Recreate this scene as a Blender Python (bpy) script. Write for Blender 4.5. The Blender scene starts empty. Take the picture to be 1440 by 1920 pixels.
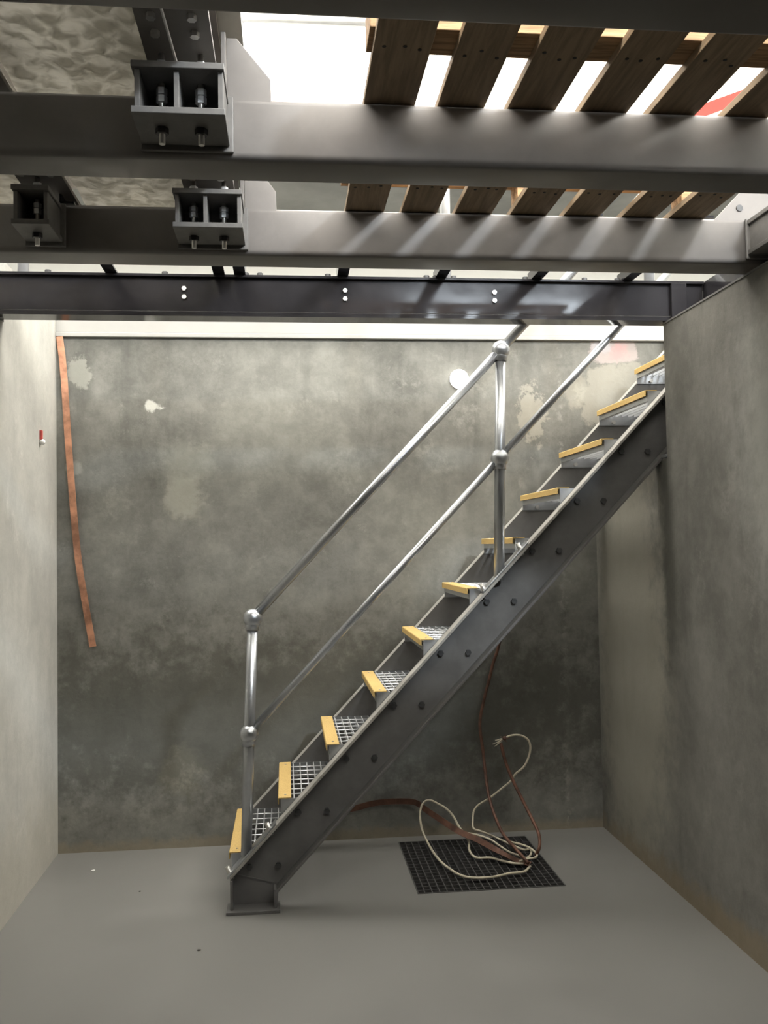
import bpy, math, random
from mathutils import Vector, Matrix
random.seed(7)
S = bpy.context.scene
COL = S.collection

# ---------------------------------------------------------------- camera
F_PX, YAW, PITCH, ROLL, CAM_H = 1734.14, .1052, .0355, -.0158, 1.5614
fw = Vector((math.sin(YAW)*math.cos(PITCH), math.cos(YAW)*math.cos(PITCH), math.sin(PITCH)))
rt = Vector((math.cos(YAW), -math.sin(YAW), 0)); up = rt.cross(fw)
ra = rt*math.cos(ROLL)+up*math.sin(ROLL); ua = up*math.cos(ROLL)-rt*math.sin(ROLL)
cd = bpy.data.cameras.new('camera'); cam = bpy.data.objects.new('camera', cd); COL.objects.link(cam)
m = Matrix.Identity(4)
for i in range(3): m[i][0], m[i][1], m[i][2] = ra[i], ua[i], -fw[i]
m[2][3] = CAM_H; cam.matrix_world = m
cd.sensor_fit = 'HORIZONTAL'; cd.sensor_width = 36; cd.lens = F_PX*36/1440; cd.clip_start = .05
S.camera = cam

# ---------------------------------------------------------------- world, lights, exposure
w = bpy.data.worlds.new('world'); S.world = w; w.use_nodes = True
w.node_tree.nodes['Background'].inputs[0].default_value = (.8, .85, .9, 1)
w.node_tree.nodes['Background'].inputs[1].default_value = .2
vs = S.view_settings
vs.view_transform = 'Standard'; vs.look = 'None'; vs.gamma = 1; vs.use_curve_mapping = False; vs.exposure = .0
SKY_FILL_POWER, SLOT_FILL_POWER, FAR_FILL_POWER, WIN_POWER = 13.5, 11, 1.5, 16          # radiance of the added skylight panels and of the daylit windows behind the camera

LAMP = (2.8, -1.6, 5.1)                 # bright cool high-bay lamp of the hall, front right of the pit
l = bpy.data.lights.new('high_bay_light', 'AREA'); l.shape = 'SQUARE'; l.size = .5; l.energy = 560; l.color = (.84, .92, 1)
o = bpy.data.objects.new('high_bay_light', l); o.location = (LAMP[0], LAMP[1], LAMP[2]-.07); COL.objects.link(o)

# ---------------------------------------------------------------- node helpers
MATS = {}
def newmat(n):
    mt = bpy.data.materials.new(n); mt.use_nodes = True; MATS[n] = mt
    nt = mt.node_tree; b = nt.nodes['Principled BSDF']; return mt, nt, b
def N(nt, t, **kw):
    n = nt.nodes.new(t)
    for k, v in kw.items(): setattr(n, k, v)
    return n
def col4(c): return (c[0], c[1], c[2], 1)
def mixc(nt, fac, a, b, mode='MIX'):
    n = N(nt, 'ShaderNodeMix', data_type='RGBA', blend_type=mode)
    for s, v in ((n.inputs[0], fac), (n.inputs[6], a), (n.inputs[7], b)):
        if isinstance(v, (int, float)): s.default_value = v
        elif isinstance(v, tuple): s.default_value = col4(v)
        else: nt.links.new(v, s)
    return n.outputs[2]
def noise(nt, vec, scale, detail=6, rough=.6, dist=0, stretch=None):
    if stretch:
        mp = N(nt, 'ShaderNodeMapping'); mp.inputs['Scale'].default_value = stretch; nt.links.new(vec, mp.inputs[0]); vec = mp.outputs[0]
    n = N(nt, 'ShaderNodeTexNoise'); nt.links.new(vec, n.inputs['Vector'])
    n.inputs['Scale'].default_value = scale; n.inputs['Detail'].default_value = detail
    n.inputs['Roughness'].default_value = rough; n.inputs['Distortion'].default_value = dist
    return n
def ramp(nt, val, a, b, lo=0, hi=1):
    n = N(nt, 'ShaderNodeMapRange', interpolation_type='SMOOTHSTEP'); nt.links.new(val, n.inputs[0])
    for i, v in enumerate((a, b, lo, hi)): n.inputs[i+1].default_value = v
    return n.outputs[0]
def vmath(nt, op, a, b):
    n = N(nt, 'ShaderNodeVectorMath', operation=op); nt.links.new(a, n.inputs[0])
    if isinstance(b, tuple): n.inputs[1].default_value = b
    elif b is not None: nt.links.new(b, n.inputs[1])
    return n
def fmath(nt, op, a, b):
    n = N(nt, 'ShaderNodeMath', operation=op)
    for s, v in ((n.inputs[0], a), (n.inputs[1], b)):
        if isinstance(v, (int, float)): s.default_value = v
        else: nt.links.new(v, s)
    return n.outputs[0]

def concrete(name, dark, light, patches=(), streak=.35, speck=.5, rough=.8, edge=None):
    """mottled off-form concrete; patches = (centre, radii, colour, strength, softness, wobble)"""
    mt, nt, b = newmat(name)
    v = N(nt, 'ShaderNodeTexCoord').outputs['Object']
    big = noise(nt, v, 1.3, 6, .6, .1); mid = noise(nt, v, 8, 12, .75, .1); fine = noise(nt, v, 38, 6, .7)
    stk = noise(nt, v, 3.2, 7, .6, .3, (1.6, 1.6, .28))
    fac = fmath(nt, 'ADD', fmath(nt, 'MULTIPLY', ramp(nt, big.outputs[0], .3, .7), .55), fmath(nt, 'MULTIPLY', ramp(nt, mid.outputs[0], .33, .68), .45))
    c = mixc(nt, fac, dark, light)
    c = mixc(nt, fmath(nt, 'MULTIPLY', ramp(nt, stk.outputs[0], .5, .75), streak), c, tuple(x*.62 for x in dark))
    # pale trowel clouds and fine salt specks
    cl = noise(nt, v, 4.2, 14, .8, .15)
    c = mixc(nt, fmath(nt, 'MULTIPLY', ramp(nt, cl.outputs[0], .54, .68), .45), c, tuple(min(1, x*1.25) for x in light))
    c = mixc(nt, fmath(nt, 'MULTIPLY', ramp(nt, fine.outputs[0], .62, .74), speck*.45), c, tuple(min(1, x*1.45) for x in light))
    c = mixc(nt, fmath(nt, 'MULTIPLY', ramp(nt, fine.outputs[0], .36, .26), speck*.6), c, tuple(x*.5 for x in dark))
    if patches:
        wob = noise(nt, v, 11, 8, .7); wv = vmath(nt, 'SUBTRACT', wob.outputs['Color'], (.5, .5, .5)).outputs[0]
        for (cen, rad, pc, st, soft, wb, *sq) in patches:
            d = vmath(nt, 'SUBTRACT', v, cen).outputs[0]
            d = vmath(nt, 'DIVIDE', d, rad).outputs[0]
            ws = N(nt, 'ShaderNodeVectorMath', operation='SCALE'); nt.links.new(wv, ws.inputs[0]); ws.inputs['Scale'].default_value = wb*2.4
            d = vmath(nt, 'ADD', d, ws.outputs[0]).outputs[0]
            if sq: d = vmath(nt, 'MULTIPLY', d, d).outputs[0]
            ln = N(nt, 'ShaderNodeVectorMath', operation='LENGTH'); nt.links.new(d, ln.inputs[0])
            msk = ramp(nt, ln.outputs['Value'], 1+soft, 1-soft, 0, st)
            c = mixc(nt, msk, c, pc)
    nt.links.new(c, b.inputs['Base Color']); b.inputs['Roughness'].default_value = rough
    b.inputs['Specular IOR Level'].default_value = .3
    bp = N(nt, 'ShaderNodeBump'); bp.inputs['Strength'].default_value = .18; bp.inputs['Distance'].default_value = .01
    h = fmath(nt, 'ADD', mid.outputs[0], fmath(nt, 'MULTIPLY', fine.outputs[0], .5))
    nt.links.new(h, bp.inputs['Height']); nt.links.new(bp.outputs[0], b.inputs['Normal'])
    return mt

def simple(name, c, rough=.5, metal=0, var=.15, scale=12, spec=.5, bump=0, stretch=None, c2=None, rv=0):
    mt, nt, b = newmat(name)
    v = N(nt, 'ShaderNodeTexCoord').outputs['Object']
    n = noise(nt, v, scale, 6, .6, .2, stretch)
    lo = tuple(x*(1-var) for x in c); hi = c2 or tuple(min(1, x*(1+var)) for x in c)
    nt.links.new(mixc(nt, ramp(nt, n.outputs[0], .32, .68), lo, hi), b.inputs['Base Color'])
    b.inputs['Metallic'].default_value = metal; b.inputs['Specular IOR Level'].default_value = spec
    if rv: nt.links.new(ramp(nt, n.outputs[0], .3, .7, rough-rv, rough+rv), b.inputs['Roughness'])
    else: b.inputs['Roughness'].default_value = rough
    if bump:
        bp = N(nt, 'ShaderNodeBump'); bp.inputs['Strength'].default_value = bump; bp.inputs['Distance'].default_value = .005
        nt.links.new(n.outputs[0], bp.inputs['Height']); nt.links.new(bp.outputs[0], b.inputs['Normal'])
    return mt

def emit(name, c, s):
    mt, nt, b = newmat(name); b.inputs['Base Color'].default_value = col4(c)
    b.inputs['Emission Color'].default_value = col4(c); b.inputs['Emission Strength'].default_value = s; return mt

CREAM = (.36, .34, .285)
WB = 4.968
concrete('concrete_back', (.125, .124, .11), (.285, .281, .25), [
    ((-.538, WB, 1.84), (.10, 1, .12), (.40, .39, .33), .55, .35, .9),
    ((-.549, WB, .40), (.11, 1, .13), (.40, .38, .30), .6, .35, .9),
    ((-.70, WB, 2.313), (.05, 1, .025), (.55, .55, .50), .8, .3, 1.6),
    ((-.53, WB, 2.02), (.14, 1, .12), (.36, .36, .31), .35, .4, .9),
    ((1.35, WB, 2.27), (.075, 1, .15), CREAM, .7, .15, 1.5),
    ((1.60, WB, 2.40), (.06, 1, .09), CREAM, .5, .2, .8),
    ((-1.07, WB, 2.49), (.055, 1, .08), (.38, .38, .33), .55, .15, 1.2),
    ((-1.10, WB, 1.98), (.035, 1, .05), (.40, .40, .35), .5, .3, 1.2),
    ((1.88, WB, 2.37), (.25, 1, .185), CREAM, .62, .15, .5, 1),
    ((1.83, WB, 2.63), (.14, 1, .07), (.42, .36, .34), .75, .15, .5, 1),
    ((1.86, WB, 2.625), (.05, 1, .045), (.50, .27, .26), .7, .5, 1.6),
    ((1.76, WB, 2.65), (.06, 1, .03), (.42, .41, .43), .7, .3, 1.0),
    ((1.515, WB, .95), (.014, 1, .8), (.40, .40, .36), .4, .8, 5),
    ((1.51, WB, .25), (.02, 1, .25), (.40, .39, .33), .35, .7, 3.5),
    ((.2, WB, .0), (3, 1, .05), (.30, .25, .17), .55, .5, .9),
    ((.0, WB, .66), (2.6, 1, .42), (.065, .063, .05), .62, .45, 1.1)], streak=.45)  # last patch: dark mottling, deepened to carry the shade low on the wall
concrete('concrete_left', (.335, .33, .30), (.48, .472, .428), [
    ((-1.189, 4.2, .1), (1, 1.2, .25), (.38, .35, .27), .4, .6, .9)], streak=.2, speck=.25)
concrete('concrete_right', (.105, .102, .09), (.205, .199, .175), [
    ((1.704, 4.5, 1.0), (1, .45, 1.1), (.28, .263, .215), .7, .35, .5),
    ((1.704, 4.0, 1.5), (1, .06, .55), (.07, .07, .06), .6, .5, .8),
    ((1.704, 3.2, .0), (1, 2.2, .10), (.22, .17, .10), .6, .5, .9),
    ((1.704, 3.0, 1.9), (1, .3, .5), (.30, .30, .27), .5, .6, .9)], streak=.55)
simple('concrete_plain', (.38, .38, .35), .8, var=.25, scale=3)
simple('floor_paint', (.170, .166, .156), .42, var=.05, scale=1.5, spec=.4, rv=.06)
simple('sump_dark', (.03, .03, .028), .8)
simple('hall_white', (.86, .85, .81), .6, var=.02, scale=2)
simple('hall_dark', (.11, .11, .115), .6, var=.05, scale=2)
simple('hall_floor', (.55, .55, .53), .5, var=.06, scale=3)
simple('trim_white', (.36, .352, .33), .4, var=.03, scale=4)
simple('steel_paint', (.185, .173, .163), .42, var=.08, scale=7, rv=.08, spec=.22)
simple('steel_gloss', (.022, .021, .023), .10, var=.15, scale=5, spec=.5, rv=.03)
simple('stringer_paint', (.125, .122, .118), .5, var=.12, scale=8, rv=.08, spec=.2)
simple('flange_lit', (.29, .28, .255), .7, var=.15, scale=10, spec=.2)  # stringer paint made paler, overhead light on the top flanges put into the colour
simple('bracket_paint', (.155, .15, .143), .45, var=.1, scale=20, spec=.2)
simple('galvanised', (.47, .485, .50), .34, .9, var=.07, scale=14, rv=.05)
simple('galvanised_bright', (.70, .71, .72), .35, .6, var=.06, scale=14, rv=.04)
simple('zinc', (.62, .61, .58), .32, .9, var=.06, scale=40)
simple('bolt_dark', (.055, .055, .055), .45, .3, var=.2, scale=60)
simple('yellow_grit', (.43, .295, .10), .8, var=.14, scale=160, bump=.4)
simple('grate_steel', (.09, .088, .085), .5, .4, var=.2, scale=40)
simple('wood_under', (.25, .185, .12), .75, var=.2, scale=7, bump=.2, stretch=(9, .7, 9), spec=.2)
simple('wood_bearer', (.31, .195, .105), .75, var=.35, scale=9, bump=.2, stretch=(.7, 9, 9), spec=.2)
simple('nail_dark', (.02, .018, .016), .6, .5)
simple('checker_plate', (.36, .36, .33), .45, .2, var=.12, scale=5)
simple('copper', (.50, .25, .155), .5, .45, var=.45, scale=9, rv=.05)
simple('copper_dull', (.115, .055, .035), .6, .3, var=.4, scale=18)
simple('cable_white', (.50, .45, .34), .5, var=.12, scale=30)
simple('plastic_red', (.55, .08, .07), .4)
simple('plastic_white', (.8, .8, .78), .4)
simple('banner_pale', (.85, .55, .46), .6, var=.05)
simple('banner_red', (.70, .03, .015), .6, var=.05)
simple('chip_light', (.7, .7, .66), .7); simple('chip_dark', (.05, .045, .04), .8)
emit('lamp_glow', (1, .98, .95), 9)
emit('sky_fill', (1, .965, .91), SKY_FILL_POWER)
emit('slot_fill', (1, .965, .91), SLOT_FILL_POWER)
emit('far_fill', (1, .965, .91), FAR_FILL_POWER)
emit('day_glow', (.84, .92, 1), WIN_POWER)
simple('soffit_grey', (.17, .17, .158), .7, var=.2, scale=1.2)

# crinkled pale sheet under the left deck
mt, nt, b = newmat('pale_sheet')
v = N(nt, 'ShaderNodeTexCoord').outputs['Object']
vo = noise(nt, v, 22, 2, .45, .5)
nt.links.new(mixc(nt, ramp(nt, vo.outputs[0], .35, .65), (.66, .63, .53), (.88, .85, .76)), b.inputs['Base Color'])
b.inputs['Roughness'].default_value = .45
bp = N(nt, 'ShaderNodeBump'); bp.inputs['Strength'].default_value = .9; bp.inputs['Distance'].default_value = .02
nt.links.new(vo.outputs[0], bp.inputs['Height']); nt.links.new(bp.outputs[0], b.inputs['Normal'])

tl = N(nt, 'ShaderNodeBsdfTranslucent')                # thin cloth: a little daylight glows through
nt.links.new(mixc(nt, ramp(nt, vo.outputs[0], .35, .65), (.014, .013, .0105), (.036, .034, .029)), tl.inputs['Color'])
nt.links.new(bp.outputs[0], tl.inputs['Normal'])
ad = N(nt, 'ShaderNodeAddShader'); nt.links.new(b.outputs[0], ad.inputs[0]); nt.links.new(tl.outputs[0], ad.inputs[1])
nt.links.new(ad.outputs[0], nt.nodes['Material Output'].inputs['Surface'])

# ---------------------------------------------------------------- mesh helpers
class MB:
    def __init__(s): s.v = []; s.f = []; s.sm = []
    def add(s, vs_, fs, smooth=False):
        n = len(s.v); s.v += [tuple(p) for p in vs_]; s.f += [tuple(i+n for i in q) for q in fs]; s.sm += [smooth]*len(fs); return s
    def box(s, x0, x1, y0, y1, z0, z1):
        vs_ = [(x, y, z) for z in (z0, z1) for y in (y0, y1) for x in (x0, x1)]
        return s.add(vs_, [(0, 2, 3, 1), (4, 5, 7, 6), (0, 1, 5, 4), (2, 6, 7, 3), (0, 4, 6, 2), (1, 3, 7, 5)])
    def prism(s, pts, axis, a, b, smooth=False):
        """closed polygon (2D, counter-clockwise) extruded along axis from a to b"""
        def P(p, t): return {'X': (t, p[0], p[1]), 'Y': (p[0], t, p[1]), 'Z': (p[0], p[1], t)}[axis]
        n = len(pts); vs_ = [P(p, a) for p in pts]+[P(p, b) for p in pts]
        base = len(s.v); s.v += vs_
        for i in range(n):
            j = (i+1) % n; s.f.append((base+i, base+j, base+n+j, base+n+i)); s.sm.append(smooth)
        s.f.append(tuple(base+i for i in reversed(range(n)))); s.f.append(tuple(base+n+i for i in range(n))); s.sm += [False, False]
        return s
    def tube(s, pts, r, n=12, cap=True, flat=None):
        """swept round section; flat=(direction, ratio) squashes the section along a direction"""
        pts = [Vector(p) for p in pts]; base = len(s.v); k = len(pts)
        prev = None
        for i, p in enumerate(pts):
            t = (pts[min(i+1, k-1)]-pts[max(i-1, 0)]).normalized()
            if prev is None:
                h = Vector((0, 0, 1)) if abs(t.z) < .9 else Vector((1, 0, 0)); u = t.cross(h).normalized()
            else: u = (prev-t*prev.dot(t)).normalized()
            prev = u; w_ = t.cross(u)
            for j in range(n):
                a = 2*math.pi*j/n; d = u*math.cos(a)*r+w_*math.sin(a)*r
                if flat: fd = Vector(flat[0]); d -= fd*d.dot(fd)*(1-flat[1])
                s.v.append(tuple(p+d))
        for i in range(k-1):
            for j in range(n):
                a = base+i*n+j; b_ = base+i*n+(j+1) % n; s.f.append((a, b_, b_+n, a+n)); s.sm.append(True)
        if cap:
            s.f.append(tuple(base+j for j in reversed(range(n)))); s.f.append(tuple(base+(k-1)*n+j for j in range(n))); s.sm += [False, False]
        return s
    def ball(s, c, r, n=20, k=12, sz=1):
        vs_ = [(c[0], c[1], c[2]+r*sz)]; fs = []
        for i in range(1, k):
            a = math.pi*i/k
            for j in range(n):
                b_ = 2*math.pi*j/n; vs_.append((c[0]+r*math.sin(a)*math.cos(b_), c[1]+r*math.sin(a)*math.sin(b_), c[2]+r*sz*math.cos(a)))
        vs_.append((c[0], c[1], c[2]-r*sz)); L = len(vs_)-1
        for j in range(n): fs.append((0, 1+j, 1+(j+1) % n)); fs.append((L, L-n+(j+1) % n, L-n+j))
        for i in range(k-2):
            for j in range(n):
                a = 1+i*n+j; b_ = 1+i*n+(j+1) % n; fs.append((a, a+n, b_+n, b_))
        return s.add(fs and vs_, fs, True)
    def ribbon(s, pts, wd, wdirs, th):
        pts = [Vector(p) for p in pts]; k = len(pts); base = len(s.v)
        for i, p in enumerate(pts):
            t = (pts[min(i+1, k-1)]-pts[max(i-1, 0)]).normalized()
            d = Vector(wdirs[i]); d = (d-t*d.dot(t)).normalized(); nn = t.cross(d)
            for a, b_ in ((-1, -1), (1, -1), (1, 1), (-1, 1)): s.v.append(tuple(p+d*wd/2*a+nn*th/2*b_))
        for i in range(k-1):
            for j in range(4):
                a = base+i*4+j; b_ = base+i*4+(j+1) % 4; s.f.append((a, b_, b_+4, a+4)); s.sm.append(False)
        s.f.append((base+3, base+2, base+1, base)); e = base+(k-1)*4; s.f.append((e, e+1, e+2, e+3)); s.sm += [False]*2
        return s
    def mesh(s, name, mat, off=(0, 0, 0)):
        me = bpy.data.meshes.new(name); me.from_pydata([(x-off[0], y-off[1], z-off[2]) for x, y, z in s.v], [], s.f)
        me.polygons.foreach_set('use_smooth', s.sm); me.materials.append(MATS[mat]); me.update()
        return me
def wloc(o):
    p = Vector((0, 0, 0))
    while o: p += o.location; o = o.parent
    return p
def build(mb, name, mat, parent=None, bevel=0, kind=None, label=None):
    off = wloc(parent)
    o = bpy.data.objects.new(name, mb.mesh(name, mat, off)); COL.objects.link(o); o.parent = parent
    if bevel:
        md = o.modifiers.new('bevel', 'BEVEL'); md.width = bevel; md.segments = 2; md.limit_method = 'ANGLE'; md.angle_limit = .6
    if kind: o['kind'] = kind
    if label: o['label'] = label
    return o
def put(mesh, name, loc, parent):
    o = bpy.data.objects.new(name, mesh); COL.objects.link(o); o.parent = parent
    o.location = Vector(loc)-wloc(parent); return o
def thing(name, loc, label, cat, group=None):
    o = bpy.data.objects.new(name, None); o.empty_display_size = .1; o.location = loc; COL.objects.link(o)
    o['label'] = label; o['category'] = cat
    if group: o['group'] = group
    return o
def tag(o, label, cat, group=None):
    o['label'] = label; o['category'] = cat
    if group: o['group'] = group
    return o
def B(*a): return MB().box(*a)
def catmull(pts, k=6):
    P = [Vector(p) for p in pts]; P = [P[0]*2-P[1]]+P+[P[-1]*2-P[-2]]; out = []
    for i in range(1, len(P)-2):
        for j in range(k):
            t = j/k; a, b_, c, d = P[i-1:i+3]
            out.append(.5*((2*b_)+(c-a)*t+(2*a-5*b_+4*c-d)*t*t+(3*b_-a-3*c+d)*t**3))
    out.append(P[-2]); return out
def hexm(r, h, axis='Z'):
    pts = [(r*math.cos(i*math.pi/3), r*math.sin(i*math.pi/3)) for i in range(6)]
    return MB().prism(pts, axis, 0, h)
def rrect(y0, y1, z0, z1, r, n=5):
    pts = []
    for cx, cy, a0 in ((y1-r, z0+r, -90), (y1-r, z1-r, 0), (y0+r, z1-r, 90), (y0+r, z0+r, 180)):
        for i in range(n+1):
            a = math.radians(a0+90*i/n); pts.append((cx+r*math.cos(a), cy+r*math.sin(a)))
    return pts

# ---------------------------------------------------------------- structure: the pit
XL, XR, YF = -1.189, 1.704, -2.4
GX0, GX1, GY0, GY1 = .563, 1.243, 4.152, 4.876          # opening of the drain grate
fl = MB().box(XL, GX0, YF, WB, -.12, 0).box(GX1, XR, YF, WB, -.12, 0).box(GX0, GX1, YF, GY0, -.12, 0).box(GX0, GX1, GY1, WB, -.12, 0)
floor = build(fl, 'floor', 'floor_paint', kind='structure')
sump = MB().box(GX0-.03, GX1+.03, GY0-.03, GY1+.03, -.5, -.46).box(GX0-.03, GX0, GY0-.03, GY1+.03, -.46, -.12).box(GX1, GX1+.03, GY0-.03, GY1+.03, -.46, -.12)
sump.box(GX0, GX1, GY0-.03, GY0, -.46, -.12).box(GX0, GX1, GY1, GY1+.03, -.46, -.12)
build(sump, 'floor_sump', 'sump_dark', kind='structure')
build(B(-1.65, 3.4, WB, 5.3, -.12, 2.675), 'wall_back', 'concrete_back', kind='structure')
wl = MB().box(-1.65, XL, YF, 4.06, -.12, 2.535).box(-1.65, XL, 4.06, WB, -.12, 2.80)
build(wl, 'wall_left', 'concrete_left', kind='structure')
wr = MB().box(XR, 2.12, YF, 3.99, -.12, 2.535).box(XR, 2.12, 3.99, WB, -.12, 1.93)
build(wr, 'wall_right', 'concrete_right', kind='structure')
build(B(-1.65, 2.12, YF-.3, YF, -.12, 2.7), 'wall_front', 'concrete_plain', kind='structure')
# white painted kerb edging above the concrete
tr = MB().box(XL, 3.2, 4.95, 5.3, 2.70, 2.86).box(XL, 3.2, 4.944, 5.3, 2.677, 2.70)
build(tr, 'trim_1', 'trim_white', kind='structure', bevel=.003)
# steel seat strip along the top of the right wall
build(B(XR-.004, 1.80, .2, 3.99, 2.535, 2.543), 'trim_2', 'bracket_paint', kind='structure')
build(B(1.88, 2.12, YF, 3.99, 2.535, 2.72), 'trim_3', 'steel_gloss', kind='structure')

# ---------------------------------------------------------------- structure: hall above
HX0, HX1, HY0, HY1, HZ = -6.5, 7.5, -5.2, 10.6, 5.2
uf = MB().box(HX0, -1.65, HY0, HY1, 2.5, 2.7).box(2.12, HX1, HY0, WB, 2.5, 2.7).box(-1.65, 2.12, HY0, YF-.3, 2.5, 2.7).box(-1.65, HX1, 5.3, HY1, 2.5, 2.7)
build(uf, 'floor_upper', 'hall_floor', kind='structure')
build(B(HX0-.2, HX1+.2, HY1, HY1+.2, 2.5, HZ), 'wall_hall_back', 'hall_white', kind='structure')
build(B(HX0-.2, HX1+.2, HY0-.2, HY0, 2.5, HZ), 'wall_hall_front', 'hall_dark', kind='structure')
build(B(HX0-.2, HX0, HY0, HY1, 2.5, HZ), 'wall_hall_left', 'hall_white', kind='structure')
build(B(HX1, HX1+.2, HY0, HY1, 2.5, HZ), 'wall_hall_right', 'hall_white', kind='structure')
build(B(HX0-.2, HX1+.2, -1.6, 8.35, HZ, HZ+.2), 'ceiling', 'hall_white', kind='structure')
build(B(HX0-.2, HX1+.2, HY0-.2, -1.6, HZ, HZ+.2), 'ceiling_front', 'hall_dark', kind='structure')
build(B(HX0-.2, HX1+.2, 8.35, HY1+.2, HZ, HZ+.2), 'ceiling_soffit', 'soffit_grey', kind='structure')
# skylight panels added as fill light (only the far one in view) and two daylit windows high in the front wall
for n, glow, KX0, KX1, KY0, KY1 in ((1, 'sky_fill', -2.8, 6.0, -1.5, 1.3), (5, 'slot_fill', -4.2, 5.5, 3.7, 5.6), (4, 'far_fill', -3.2, 5.2, 5.9, 8.0)):
    sk = build(B(KX0, KX1, KY0, KY1, HZ-.02, HZ-.005), 'window_%d' % n, glow, kind='structure')
    fr = MB().box(KX0-.08, KX0, KY0-.08, KY1+.08, HZ-.08, HZ).box(KX1, KX1+.08, KY0-.08, KY1+.08, HZ-.08, HZ).box(KX0, KX1, KY0-.08, KY0, HZ-.08, HZ).box(KX0, KX1, KY1, KY1+.08, HZ-.08, HZ)
    build(fr, 'window_frame', 'hall_white', sk)
for n, (a, b_) in ((2, (1.75, 2.95)), (3, (3.35, 4.35))):
    wn = build(B(a, b_, HY0+.001, HY0+.012, 4.35, 5.10), 'window_%d' % n, 'day_glow', kind='structure')
    f_ = MB().box(a-.05, a, HY0+.001, HY0+.05, 4.3, 5.15).box(b_, b_+.05, HY0+.001, HY0+.05, 4.3, 5.15).box(a, b_, HY0+.001, HY0+.05, 4.3, 4.35).box(a, b_, HY0+.001, HY0+.05, 5.10, 5.15)
    build(f_, 'window_frame', 'hall_white', wn)

t = thing('ceiling_light', LAMP, 'square white high-bay ceiling light, front right above the pit', 'light')
x, y, z = LAMP
h = MB().box(x-.29, x+.29, y-.29, y+.29, z, z+.06)
for a, b_, c_, d_ in ((-.29, -.255, -.29, .29), (.255, .29, -.29, .29), (-.255, .255, -.29, -.255), (-.255, .255, .255, .29)): h.box(x+a, x+b_, y+c_, y+d_, z-.06, z)
build(h, 'housing', 'hall_white', t)
build(MB().box(x-.25, x+.25, y-.25, y+.25, z-.055, z-.02), 'diffuser', 'plastic_white', t)
build(MB().tube([(x, y, z+.06), (x, y, HZ)], .02, 10), 'stem', 'hall_white', t)

# ---------------------------------------------------------------- main beams
ZB, ZT = 2.543, 2.704
def main_beam(y0, label, x0=-1.5, x1=1.878):
    o = build(MB().prism(rrect(y0, y0+.15, ZB, ZT, .018), 'X', x0, x1, True), 'steel_beam', 'steel_paint')
    tag(o, label, 'beam', 'heavy box beams across the pit')
    return o
BA, BB, BC = 1.545, 2.335, 3.105
beamA = main_beam(BA, 'dark grey steel box beam along the very top edge of the photo')
beamB = main_beam(BB, 'grey steel box beam carrying the pallet, second from the top')
beamC = main_beam(BC, 'grey steel box beam with three brackets, third from the top')

def gusset(beam, y, pts, xe, ztop, zlow):
    build(MB().prism(pts, 'Y', y, y+.012), 'gusset', 'steel_paint', beam, .002)
    build(B(xe-.006, xe+.006, y-.004, y+.12, ZT, ztop), 'end_plate', 'steel_paint', beam, .002)
gusset(beamB, 2.338, [(-.138, ZT-.02), (-.025, ZT-.02), (-.027, 2.754), (-.112, 2.858), (-.138, 2.858)], -.146, 2.872, 2.6)
gusset(beamC, 3.108, [(-.128, ZT-.02), (-.021, ZT-.02), (-.022, 2.76), (-.062, 2.815), (-.09, 2.855), (-.128, 2.855)], -.136, 2.868, 2.6)
gusset(beamC, 3.108, [(1.512, ZT-.02), (1.74, ZT-.02), (1.74, 2.835), (1.66, 2.835)], 1.747, 2.85, 2.6)
build(MB().prism([(1.62+.012*math.cos(a*.5236), 2.742+.012*math.sin(a*.5236)) for a in range(12)], 'Y', 3.104, 3.108), 'bolt_hole', 'bolt_dark', beamC)

# ---------------------------------------------------------------- levelling brackets bolted on the beams
def bracket(x0, x1, yface, ribs, bolts, label, ztop=2.694, zlow=2.586, dep=.185, group='levelling brackets on the beams'):
    t = thing('mounting_bracket', ((x0+x1)/2, yface, zlow), label, 'bracket', group)
    yf = yface-dep
    build(B(x0, x1, yf, yface-.012, ztop-.016, ztop), 'top_plate', 'bracket_paint', t, .002)
    build(B(x0, x1+.002, yf, yface-.012, zlow-.016, zlow), 'bottom_plate', 'bracket_paint', t, .002)
    build(B(x0-.004, x1+.012, yface-.012, yface, zlow-.03, ztop+.006), 'back_plate', 'bracket_paint', t, .003)
    for x in ribs: build(B(x-.006, x+.006, yf+.012, yface-.012, zlow, ztop-.016), 'rib', 'bracket_paint', t, .001)
    nut = hexm(.0135, .016).mesh('nut', 'galvanised_bright'); nut2 = hexm(.016, .014).mesh('nut', 'bolt_dark')
    rod = MB().tube([(0, 0, -.055), (0, 0, .165)], .0075, 10).mesh('bolt', 'zinc')
    for bx, by in bolts:
        bo = put(rod, 'bolt', (bx, by, zlow), t)
        put(nut, 'nut', (bx, by, zlow+.045), bo); put(nut, 'nut', (bx, by, zlow+.064), bo)
        put(nut2, 'nut', (bx, by, zlow-.031), bo); put(nut, 'nut', (bx, by, ztop+.022), bo)
    return t
bracket(-.347, -.133, BB, (-.334, -.244, -.142), ((-.286, 2.23), (-.193, 2.23)), 'large two-bay steel bracket with bolts on the upper beam, left of the pallet')
bracket(-.345, -.128, BC, (-.332, -.244, -.138), ((-.287, 3.01), (-.190, 3.01)), 'two-bay steel bracket with bolts on the lower beam, beside a pale gusset')
bracket(-.835, -.722, BC, (-.824, -.733), ((-.778, 3.01),), 'small dark single-bay bracket at the left end of the lower beam')
bracket(1.640, 1.860, BC, (1.655, 1.75, 1.845), ((1.70, 3.01), (1.80, 3.01)), 'bracket cut by the right edge of the photo on the lower beam')

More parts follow.
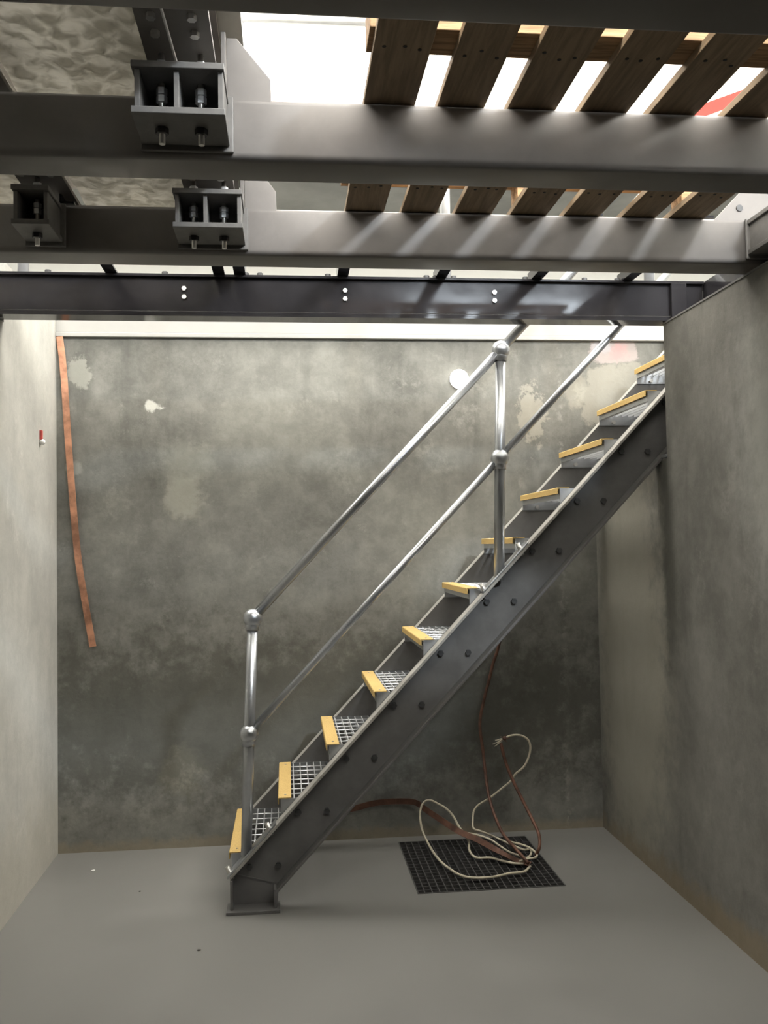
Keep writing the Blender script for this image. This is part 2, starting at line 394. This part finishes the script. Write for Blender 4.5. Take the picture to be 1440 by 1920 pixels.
# cross beams running front to back over the brackets, and the sheet they carry
def cross_beam(x0, x1, y0, y1, z0, z1, label):
    t = thing('cross_beam', ((x0+x1)/2, y0, z0), label, 'beam', 'dark cross beams above the brackets')
    build(B(x0, x1, y0, y1, z0, z0+.014), 'bottom_flange', 'steel_paint', t)
    build(B((x0+x1)/2-.006, (x0+x1)/2+.006, y0, y1, z0+.014, z1-.014), 'web', 'steel_paint', t)
    build(B(x0, x1, y0, y1, z1-.014, z1), 'top_flange', 'steel_paint', t)
    nut = hexm(.011, .012).mesh('nut', 'zinc')
    for y in (2.06, 2.13, 2.97):
        for x in ((x0+x1)/2-.045, (x0+x1)/2+.045): put(nut, 'nut', (x, y, z0-.012), t)
cross_beam(-.325, -.160, 1.2, 3.45, 2.752, 2.90, 'dark steel cross beam over the two-bay brackets')
cross_beam(-.845, -.700, 1.2, 3.45, 2.752, 2.90, 'dark steel cross beam over the small single-bay bracket')
tag(build(B(-.36, -.10, .2, 3.45, 2.904, 2.916), 'deck_plate', 'checker_plate'), 'narrow grey steel deck plate lying on the cross beam over the two-bay brackets', 'plate')
tag(build(MB().tube(catmull([(-.262, 1.95, 2.745), (-.255, 2.1, 2.735), (-.243, 2.2, 2.70)], 5), .0035, 8), 'earth_wire', 'zinc'), 'thin pale wire hanging in front of the upper two-bay bracket', 'wire')
def pale_sheet(x0, x1, label):
    sh = MB(); nx, ny = 14, 40
    for j in range(ny+1):
        for i in range(nx+1):
            sh.v.append((x0+(x1-x0)*i/nx, 1.5+2.07*j/ny, 2.79+.01*math.sin(i*1.3+j*.7)*math.sin(j*.9+i*.4)))
    for j in range(ny):
        for i in range(nx):
            a = j*(nx+1)+i; sh.f.append((a, a+nx+1, a+nx+2, a+1)); sh.sm.append(True)
    tag(build(sh, 'tarpaulin', 'pale_sheet'), label, 'sheet', 'pale sheets between the cross beams')
pale_sheet(-.70, -.325, 'crinkled pale sheet hung between the two dark cross beams')
pale_sheet(-1.62, -.845, 'crinkled pale sheet at the far left, beyond the small bracket')

# ---------------------------------------------------------------- edge channel at the stairwell
t = thing('edge_channel', (0, 3.95, 2.54), 'glossy dark steel channel beam along the stairwell, lowest of the beams', 'beam')
build(B(-1.42, 1.876, 3.955, 3.967, 2.566, 2.708), 'web', 'steel_gloss', t)
build(B(-1.42, 1.876, 3.935, 4.05, 2.708, 2.720), 'top_flange', 'steel_gloss', t, .002)
build(B(-1.42, 1.876, 3.950, 4.05, 2.544, 2.554), 'bottom_flange', 'steel_gloss', t)
build(B(-1.42, 1.876, 3.950, 3.958, 2.554, 2.563), 'bottom_lip', 'steel_gloss', t, .001)
build(B(1.72, 1.79, 3.93, 3.950, 2.55, 2.71), 'end_cleat', 'steel_gloss', t, .002)
nut = hexm(.0105, .010, 'Y').mesh('bolt', 'zinc')
for x in (-.42, .263, .92):
    for z in (2.661, 2.625): put(nut, 'bolt', (x, 3.945, z), t)
nutd = hexm(.013, .012).mesh('bolt', 'bolt_dark')
for x in (-1.2, -.98, -.5, -.16, -.10, .19, .62, .66, .74, 1.06, 1.33, 1.48): put(nutd, 'bolt', (x, 3.955, 2.720), t)
for k, (x, nm) in enumerate(((-.719, 'first from the left wall'), (-.272, 'second from the left wall'), (-.185, 'third from the left wall'), (.253, 'middle one, above a bolt pair'), (.681, 'third from the right wall'), (1.108, 'second from the right wall'), (1.521, 'nearest the right wall'))):
    j = MB().box(x-.024, x+.024, 3.15, 4.0, 2.7205, 2.728).box(x-.024, x-.017, 3.15, 4.0, 2.728, 2.76)
    tag(build(j, 'floor_joist', 'steel_gloss'), 'dark angle bar bridging the two lowest beams, '+nm, 'joist', 'angle bars above the edge channel')

tag(build(B(-1.62, 1.876, -2.38, 1.62, 2.706, 2.716), 'deck_plate', 'checker_plate'), 'added unseen plate over the front of the pit, blocking light above the camera', 'plate')  # unseen plate added over the front beams to cut light into the pit
# ---------------------------------------------------------------- pallet and what it carries
pal = thing('pallet', (.85, 2.6, ZT), 'wooden pallet of seven boards lying across the beams, seen from below', 'pallet')
slats = [(.212, .346), (.405, .530), (.592, .722), (.788, .918), (.979, .1108+.998), (1.190, 1.314), (1.363, 1.492)]
for k, (a, b_) in enumerate(slats):
    s = build(B(a, b_, 1.90, 3.36, ZT+.0015, ZT+.0225), 'slat', 'wood_under', pal, .0015)
    nm = MB()
    for yc in (2.085, 2.91):
        for u in (.2, .52, .8):
            x, y = a+(b_-a)*(u+random.uniform(-.06, .06)), yc+random.uniform(-.02, .02)
            nm.prism([(x+.005*math.cos(q*math.pi/4), y+.005*math.sin(q*math.pi/4)) for q in range(8)], 'Z', ZT+.0004, ZT+.0015)
    build(nm, 'nail_heads', 'nail_dark', s, kind='stuff')
build(B(.200, 1.505, 2.030, 2.140, ZT+.0225, ZT+.10), 'bearer', 'wood_bearer', pal, .002)
for x in (.225, .80, 1.385): build(B(x, x+.09, 3.06, 3.15, ZT+.0225, ZT+.10), 'block', 'wood_bearer', pal, .002)
build(B(.200, 1.505, 3.055, 3.155, ZT+.10, ZT+.121), 'deck_board', 'wood_bearer', pal, .002)

# ---------------------------------------------------------------- guard rail and banner on the upper level
g = thing('guardrail', (.5, 4.0, 2.720), 'galvanised tubular guard rail above the stairwell edge', 'railing')
build(MB().tube([(-1.6, 4.03, 3.897), (2.9, 4.03, 3.897)], .024, 14), 'rail', 'galvanised_bright', g)
build(MB().tube([(-1.6, 4.03, 3.40), (2.9, 4.03, 3.40)], .020, 14), 'rail', 'galvanised_bright', g)
for x in (-1.1, -.185, .72, 1.66):
    p_ = build(MB().tube([(x, 4.03, 2.720), (x, 4.03, 3.88)], .024, 14), 'post', 'galvanised_bright', g)
    build(MB().ball((x, 4.03, 3.897), .037), 'ball_joint', 'galvanised_bright', p_)
    build(MB().ball((x, 4.03, 3.40), .037), 'ball_joint', 'galvanised_bright', p_)
bn = thing('safety_banner', (2.1, 4.06, 3.35), 'red and pale banner on the guard rail, seen through the rightmost pallet gap', 'banner')
build(MB().prism([(1.90, 3.36), (2.4, 3.36), (2.4, 3.70), (1.90, 3.51)], 'Y', 4.058, 4.062), 'cloth', 'banner_pale', bn)
build(MB().prism([(1.90, 3.51), (2.4, 3.70), (2.4, 3.76), (1.90, 3.57)], 'Y', 4.055, 4.065), 'red_band', 'banner_red', bn)
build(MB().tube([(2.30, 4.06, 3.70), (2.30, 4.05, 3.897)], .003, 6), 'cord', 'cable_white', bn)
build(MB().tube([(1.92, 4.06, 3.555), (1.92, 4.05, 3.897)], .003, 6), 'cord', 'cable_white', bn)

# ---------------------------------------------------------------- staircase
R_, G_, X0, Z1 = .225, .2143, -.2662, .235
YN, YFAR = 4.12, 4.795
SL = R_/G_; DROP, DEPTH = .087, .29
def ztop(x): return Z1+SL*(x-X0)-DROP
st = thing('staircase', (-.2, 4.45, 0), 'steep grey steel staircase with mesh treads and yellow nosings', 'staircase')
XE = 2.085
def stringer(yw, yo):
    """channel: web at yw, flanges reaching to yo; foot turned vertical onto a base plate"""
    fx0, fx1 = X0+.008, X0+.205
    s_ = 1 if yo > yw else -1
    tw, tf = .008, .012
    ca = math.cos(math.atan(SL))
    ya, yb = sorted((yw, yw+s_*tw)); yc, yd = sorted((yw+s_*tw, yo))
    w_ = build(MB().prism([(fx0, .014), (fx1, .014), (fx1, ztop(fx1)-DEPTH), (XE, ztop(XE)-DEPTH), (XE, ztop(XE)), (fx0, ztop(fx0))], 'Y', ya, yb), 'stringer', 'stringer_paint', st)
    tv = tf/ca
    build(MB().prism([(fx0, ztop(fx0)-tv), (XE, ztop(XE)-tv), (XE, ztop(XE)), (fx0, ztop(fx0))], 'Y', yc, yd), 'top_flange', 'flange_lit', w_, .002)
    zc = ztop(fx1)-DEPTH
    build(MB().prism([(fx1, zc), (XE, ztop(XE)-DEPTH), (XE, ztop(XE)-DEPTH+tv), (fx1, zc+tv)], 'Y', yc, yd), 'bottom_flange', 'stringer_paint', w_, .002)
    build(MB().prism([(fx0, .014), (fx0+tf, .014), (fx0+tf, ztop(fx0)-tv), (fx0, ztop(fx0)-tv)], 'Y', yc, yd), 'foot_flange', 'stringer_paint', w_, .002)
    build(MB().prism([(fx1-tf, .014), (fx1, .014), (fx1+.006, .06), (fx1, zc+tv), (fx1-tf, zc+tv+.004)], 'Y', yc, yd), 'foot_flange', 'stringer_paint', w_, .002)
    y0, y1 = sorted((yw-s_*.012, yo+s_*.02))
    build(B(fx0-.016, fx1+.014, y0, y1, 0, .014), 'base_plate', 'stringer_paint', w_, .002)
    # stiffening seam where the foot is mitred in
    build(MB().prism([(fx0+tf, .142), (fx1-tf, .098), (fx1-tf, .104), (fx0+tf, .148)], 'Y', *sorted((yw+s_*tw, yw+s_*(tw+.003)))), 'mitre_weld', 'stringer_paint', w_)
    hb = hexm(.014, .012, 'Y').mesh('bolt', 'bolt_dark')
    for i in range(11):
        for dx in (.088, .213):
            x, z = X0+i*G_+dx, Z1+i*R_-.062
            if z < ztop(x)-DEPTH+.02: continue
            put(hb, 'bolt', (x, yw+s_*tw if s_ > 0 else yw-tw-.012, z), w_)
    return w_
stringer(YN, YN-.075); stringer(YFAR, YFAR+.075)

TD = .245                                              # tread depth
tb = MB()                                              # end plates and rear bar, local: nosing edge at origin, y from near end
W_ = YFAR-YN
for y in (.001, W_-.007): tb.box(.012, TD, y, y+.006, -.078, -.003)
tb.box(TD-.005, TD, .007, W_-.007, -.035, -.002); tb.box(.012, .017, .007, W_-.007, -.05, -.026)
tread_me = tb.mesh('tread', 'galvanised')
gm = MB()
x = .036
while x < TD-.012:
    gm.box(x-.0022, x+.0022, .007, W_-.007, -.034, -.003); x += .0345
for k in range(1, 8):
    y = W_*k/8; gm.tube([(.02, y, -.006), (TD-.005, y, -.006)], .0032, 5)
gr_me = gm.mesh('grating', 'galvanised_bright')
nose_me = MB().prism([(0, -.027), (.004, -.027), (.004, -.004), (.058, -.004), (.058, .001), (.003, .001), (0, -.002)], 'Y', .002, W_-.002).mesh('nosing', 'yellow_grit')
bk_me = MB().box(.006, .056, .0, .0015, -.024, -.0045).mesh('nosing_clip', 'bolt_dark')
nb_me = hexm(.011, .01, 'Y').mesh('bolt', 'zinc')
sc_me = MB().tube([(0, 0, 0), (0, 0, .0018)], .005, 8).mesh('screw', 'zinc')
for i in range(11):
    bx, bz = X0+i*G_, Z1+i*R_
    tr_ = put(tread_me, 'tread', (bx, YN, bz), st)
    g_ = put(gr_me, 'grating', (bx, YN, bz), tr_); g_['kind'] = 'stuff'
    put(nose_me, 'nosing', (bx, YN, bz), tr_)
    put(sc_me, 'screw', (bx+.032, YN+.05, bz+.0008), tr_); put(sc_me, 'screw', (bx+.032, YN+.62, bz+.0008), tr_)
    for dx in (.088, .213): put(nb_me, 'bolt', (bx+dx, YFAR-.018, bz-.062), tr_)

# ---------------------------------------------------------------- stair handrail
YH = 4.082
hr = thing('handrail', (-.185, YH, ztop(-.185)), 'galvanised tube handrail with ball joints along the near side of the stairs', 'handrail')
posts = [((-.190, .235), (-.172, .753), (-.151, 1.252)), ((.945, 1.395), (.960, 1.945), (.974, 2.437))]
for p0, p1, p2 in posts:
    po = build(MB().tube([(p0[0], YH, p0[1]), (p1[0], YH, p1[1]), (p2[0], YH, p2[1])], .0235, 20), 'post', 'galvanised', hr)
    for q in (p1, p2):
        bo = build(MB().ball((q[0], YH, q[1]), .041, 24, 16), 'ball_joint', 'galvanised', hr)
        build(MB().tube([(q[0]-.003, YH, q[1]-.052), (q[0], YH, q[1])], .030, 20), 'collar', 'galvanised', bo)
    # inclined foot plate with clamp bolts on the stringer flange
    xa, xb = p0[0]-.08, p0[0]+.13
    build(MB().prism([(xa, ztop(xa)), (xb, ztop(xb)), (xb, ztop(xb)+.013), (xa, ztop(xa)+.013)], 'Y', YH-.034, YH+.034), 'foot_plate', 'galvanised', po, .003)
    for xx in (xa+.02, xb-.02):
        build(MB().tube([(xx, YH, ztop(xx)-.03), (xx-.022, YH, ztop(xx)+.024)], .011, 6), 'clamp_bolt', 'zinc', po)
d = Vector((posts[1][2][0]-posts[0][2][0], posts[1][2][1]-posts[0][2][1]))
for k, r in ((2, .0205), (1, .0165)):
    a, b_ = posts[0][k], posts[1][k]; e = (b_[0]+d.x*.75, b_[1]+d.y*.75)
    build(MB().tube([(a[0], YH, a[1]), (b_[0], YH, b_[1])], r, 20), 'rail', 'galvanised', hr)
    build(MB().tube([(b_[0], YH, b_[1]), (e[0], YH, e[1])], r, 20), 'rail', 'galvanised', hr)
# small bracket fixing the near stringer to the wall end
tag(build(B(1.70, 1.735, 3.985, 4.044, 1.935, 1.95), 'wall_cleat', 'galvanised', bevel=.002), 'tiny metal cleat where the stringer meets the right wall', 'cleat')

# ---------------------------------------------------------------- drain grate
gt = thing('floor_grate', ((GX0+GX1)/2, (GY0+GY1)/2, 0), 'square black steel drain grate in the floor behind the stairs', 'grate')
fr = MB().box(GX0, GX1, GY0, GY0+.005, -.035, .003).box(GX0, GX1, GY1-.005, GY1, -.035, .003).box(GX0, GX0+.005, GY0+.005, GY1-.005, -.035, .003).box(GX1-.005, GX1, GY0+.005, GY1-.005, -.035, .003)
build(fr, 'frame', 'grate_steel', gt)
nb = 20
me = MB().box(-.0022, .0022, GY0+.005, GY1-.005, -.032, .002); me = MB().box(-.0022, .0022, 0, GY1-GY0-.01, -.032, .002).mesh('bearing_bar', 'grate_steel')
for k in range(1, nb): put(me, 'bearing_bar', (GX0+(GX1-GX0)*k/nb, GY0+.005, 0), gt)
me = MB().box(0, GX1-GX0-.01, -.002, .002, -.016, .001).mesh('cross_bar', 'grate_steel')
for k in range(1, 17): put(me, 'cross_bar', (GX0+.005, GY0+(GY1-GY0)*k/17, 0), gt)

# ---------------------------------------------------------------- cables and copper straps
W1 = [(1.135,4.369,.02),(1.087,4.303,.02),(1.015,4.29,.02),(.929,4.257,.02),(.851,4.256,.02),(.791,4.293,.02),(.752,4.386,.02),(.715,4.504,.03),(.702,4.72,.03),(.681,4.8,.079),(.675,4.84,.14),(.685,4.86,.183),(.706,4.87,.208),(.736,4.86,.216),(.774,4.84,.2),(.808,4.82,.183),(.841,4.8,.15),(.864,4.76,.106),(.887,4.72,.075),(.903,4.7,.045),(.89,4.618,.03),(.896,4.558,.02),(.917,4.52,.02),(.975,4.515,.02),(1.022,4.461,.02),(1.07,4.42,.02),(1.113,4.405,.02)]
W2 = [(1.12,4.75,.551),(1.139,4.75,.559),(1.177,4.75,.563),(1.214,4.75,.553),(1.239,4.75,.531),(1.248,4.75,.494),(1.237,4.75,.445),(1.211,4.75,.398),(1.169,4.76,.36),(1.145,4.77,.322),(1.09,4.78,.276),(1.031,4.8,.227),(.984,4.82,.193),(.958,4.82,.164),(.947,4.8,.127),(.939,4.75,.094),(.969,4.7,.092),(1.048,4.728,.05),(1.11,4.626,.04),(1.158,4.577,.03),(1.192,4.581,.03),(1.174,4.503,.03),(1.138,4.456,.03),(1.106,4.465,.04),(1.066,4.493,.05),(1.033,4.557,.06),(.996,4.6,.08),(.946,4.65,.088),(.887,4.72,.084)]
W4 = [(1.097,4.673,.045),(1.142,4.608,.05),(1.179,4.538,.05),(1.199,4.484,.035),(1.174,4.436,.035),(1.14,4.417,.04),(1.092,4.412,.03)]
B1 = [(1.135,4.94,1.006),(1.102,4.94,.912),(1.073,4.93,.815),(1.038,4.92,.699),(1.014,4.9,.595),(1.022,4.87,.463),(1.024,4.82,.339),(1.026,4.75,.243),(1.04,4.65,.157),(1.054,4.55,.113),(1.084,4.45,.081),(1.122,4.354,.04)]
B1 = [(1.20, 4.945, 1.25)]+B1
B2 = [(1.091,4.75,.525),(1.115,4.74,.422),(1.148,4.72,.33),(1.189,4.68,.235),(1.215,4.62,.167),(1.228,4.55,.114),(1.212,4.48,.074),(1.192,4.479,.03)]
B3 = [(.329,4.95,.166),(.448,4.95,.19),(.566,4.94,.197),(.662,4.92,.192),(.715,4.88,.161),(.8,4.8,.115),(.862,4.72,.089),(.937,4.62,.075),(1.009,4.48,.061),(1.09,4.443,.025),(1.142,4.397,.02)]
B3 = [(.12, 4.955, .14)]+B3
FL = ((0, 1, 0), .55)
tag(build(MB().tube(catmull(W1), .0060, 8), 'cable', 'cable_white'), 'cream cable in a wide loop lying over the front of the drain grate', 'cable', 'cables on the grate')
t = build(MB().tube(catmull(W2), .0056, 8), 'cable', 'cable_white'); tag(t, 'cream cable looping up the back wall to a frayed tied end', 'cable', 'cables on the grate')
fz = MB()
for k in range(7):
    a = Vector((1.12, 4.75, .551)); e = a+Vector((-.045-.03*random.random(), random.uniform(-.012, .012), -.03+random.uniform(-.012, .018)))
    fz.tube(catmull([a, (a+e)/2+Vector((0, 0, .006*random.uniform(-1, 1))), e], 3), .0018, 5)
build(fz, 'frayed_end', 'cable_white', t)
kn = MB().ball((1.112, 4.75, .548), .013, 10, 6, .8)
for k in range(5):
    a = k*1.26; kn.tube([(1.112, 4.75, .548), (1.112+.026*math.cos(a), 4.745, .548+.02*math.sin(a))], .002, 5)
build(kn, 'tie', 'copper_dull', t)
tag(build(MB().tube(catmull(W4), .0056, 8), 'cable', 'cable_white'), 'short cream cable curl at the right of the cable tangle', 'cable', 'cables on the grate')
tag(build(MB().tube(catmull(B1), .0085, 8, flat=FL), 'earth_strap', 'copper_dull'), 'dull copper strap hanging down the back wall onto the grate', 'strap', 'dull copper straps')
tag(build(MB().tube(catmull(B2), .0085, 8, flat=FL), 'earth_strap', 'copper_dull'), 'dull copper strap leaning up from the grate to the frayed cable end', 'strap', 'dull copper straps')
p3 = catmull(B3, 5); wd = [Vector((0, 0, 1)).lerp(Vector((.35, .8, .35)), min(1, max(0, (i/len(p3)-.35)/.5))) for i in range(len(p3))]
tag(build(MB().ribbon(p3, .030, wd, .004), 'earth_strap', 'copper_dull'), 'flat copper strap running along the wall foot into the cable tangle', 'strap', 'dull copper straps')
CP = [(-1.168, 4.948, 2.676), (-1.147, 4.945, 2.483), (-1.121, 4.944, 2.064), (-1.083, 4.946, 1.564), (-1.044, 4.95, 1.286), (-1.007, 4.955, 1.057)]
p4 = catmull(CP, 6)
tag(build(MB().ribbon(p4, .034, [(1, 0, 0)]*len(p4), .004), 'earth_strap', 'copper'), 'long bright copper strap hanging from the white trim beside the left wall', 'strap')

# ---------------------------------------------------------------- small things
t = thing('wall_lamp', (.947, WB, 2.459), 'small round glowing white lamp on the back wall behind the handrail', 'lamp')
circ = lambda r, n=28: [(.947+r*math.cos(2*math.pi*i/n), 2.459+r*math.sin(2*math.pi*i/n)) for i in range(n)]
build(MB().prism(circ(.050), 'Y', WB-.022, WB, True), 'base', 'plastic_white', t)
lens = MB().ball((0, 0, 0), .053, 28, 14); lens.v = [(.947+x, WB-.022+y*.42, 2.459+z) for x, y, z in lens.v]
build(lens, 'lens', 'lamp_glow', t)
t = thing('wall_plug', (XL, 4.637, 2.11), 'small red and white plastic plug on the pale left wall', 'plug')
build(B(XL, XL+.012, 4.627, 4.647, 2.10, 2.145), 'red_sleeve', 'plastic_red', t, .002)
build(MB().ball((XL+.012, 4.637, 2.088), .014, 12, 8), 'cap', 'plastic_white', t)
for (x, y, r, mtl, lb) in ((-.954, 4.68, .010, 'chip_light', 'tiny pale chip on the floor near the left wall'), (-.358, 3.706, .007, 'chip_dark', 'tiny dark crumb on the floor in front of the stair foot'), (-.685, 4.368, .005, 'chip_dark', 'tiny dark crumb on the floor left of the stairs')):
    c = MB().ball((x, y, .002), r, 7, 4, .35); c.v = [(a+random.uniform(-1, 1)*r*.3, b_+random.uniform(-1, 1)*r*.3, max(0, z)) for a, b_, z in c.v]
    tag(build(c, 'debris_chip', mtl), lb, 'debris', 'specks on the floor')
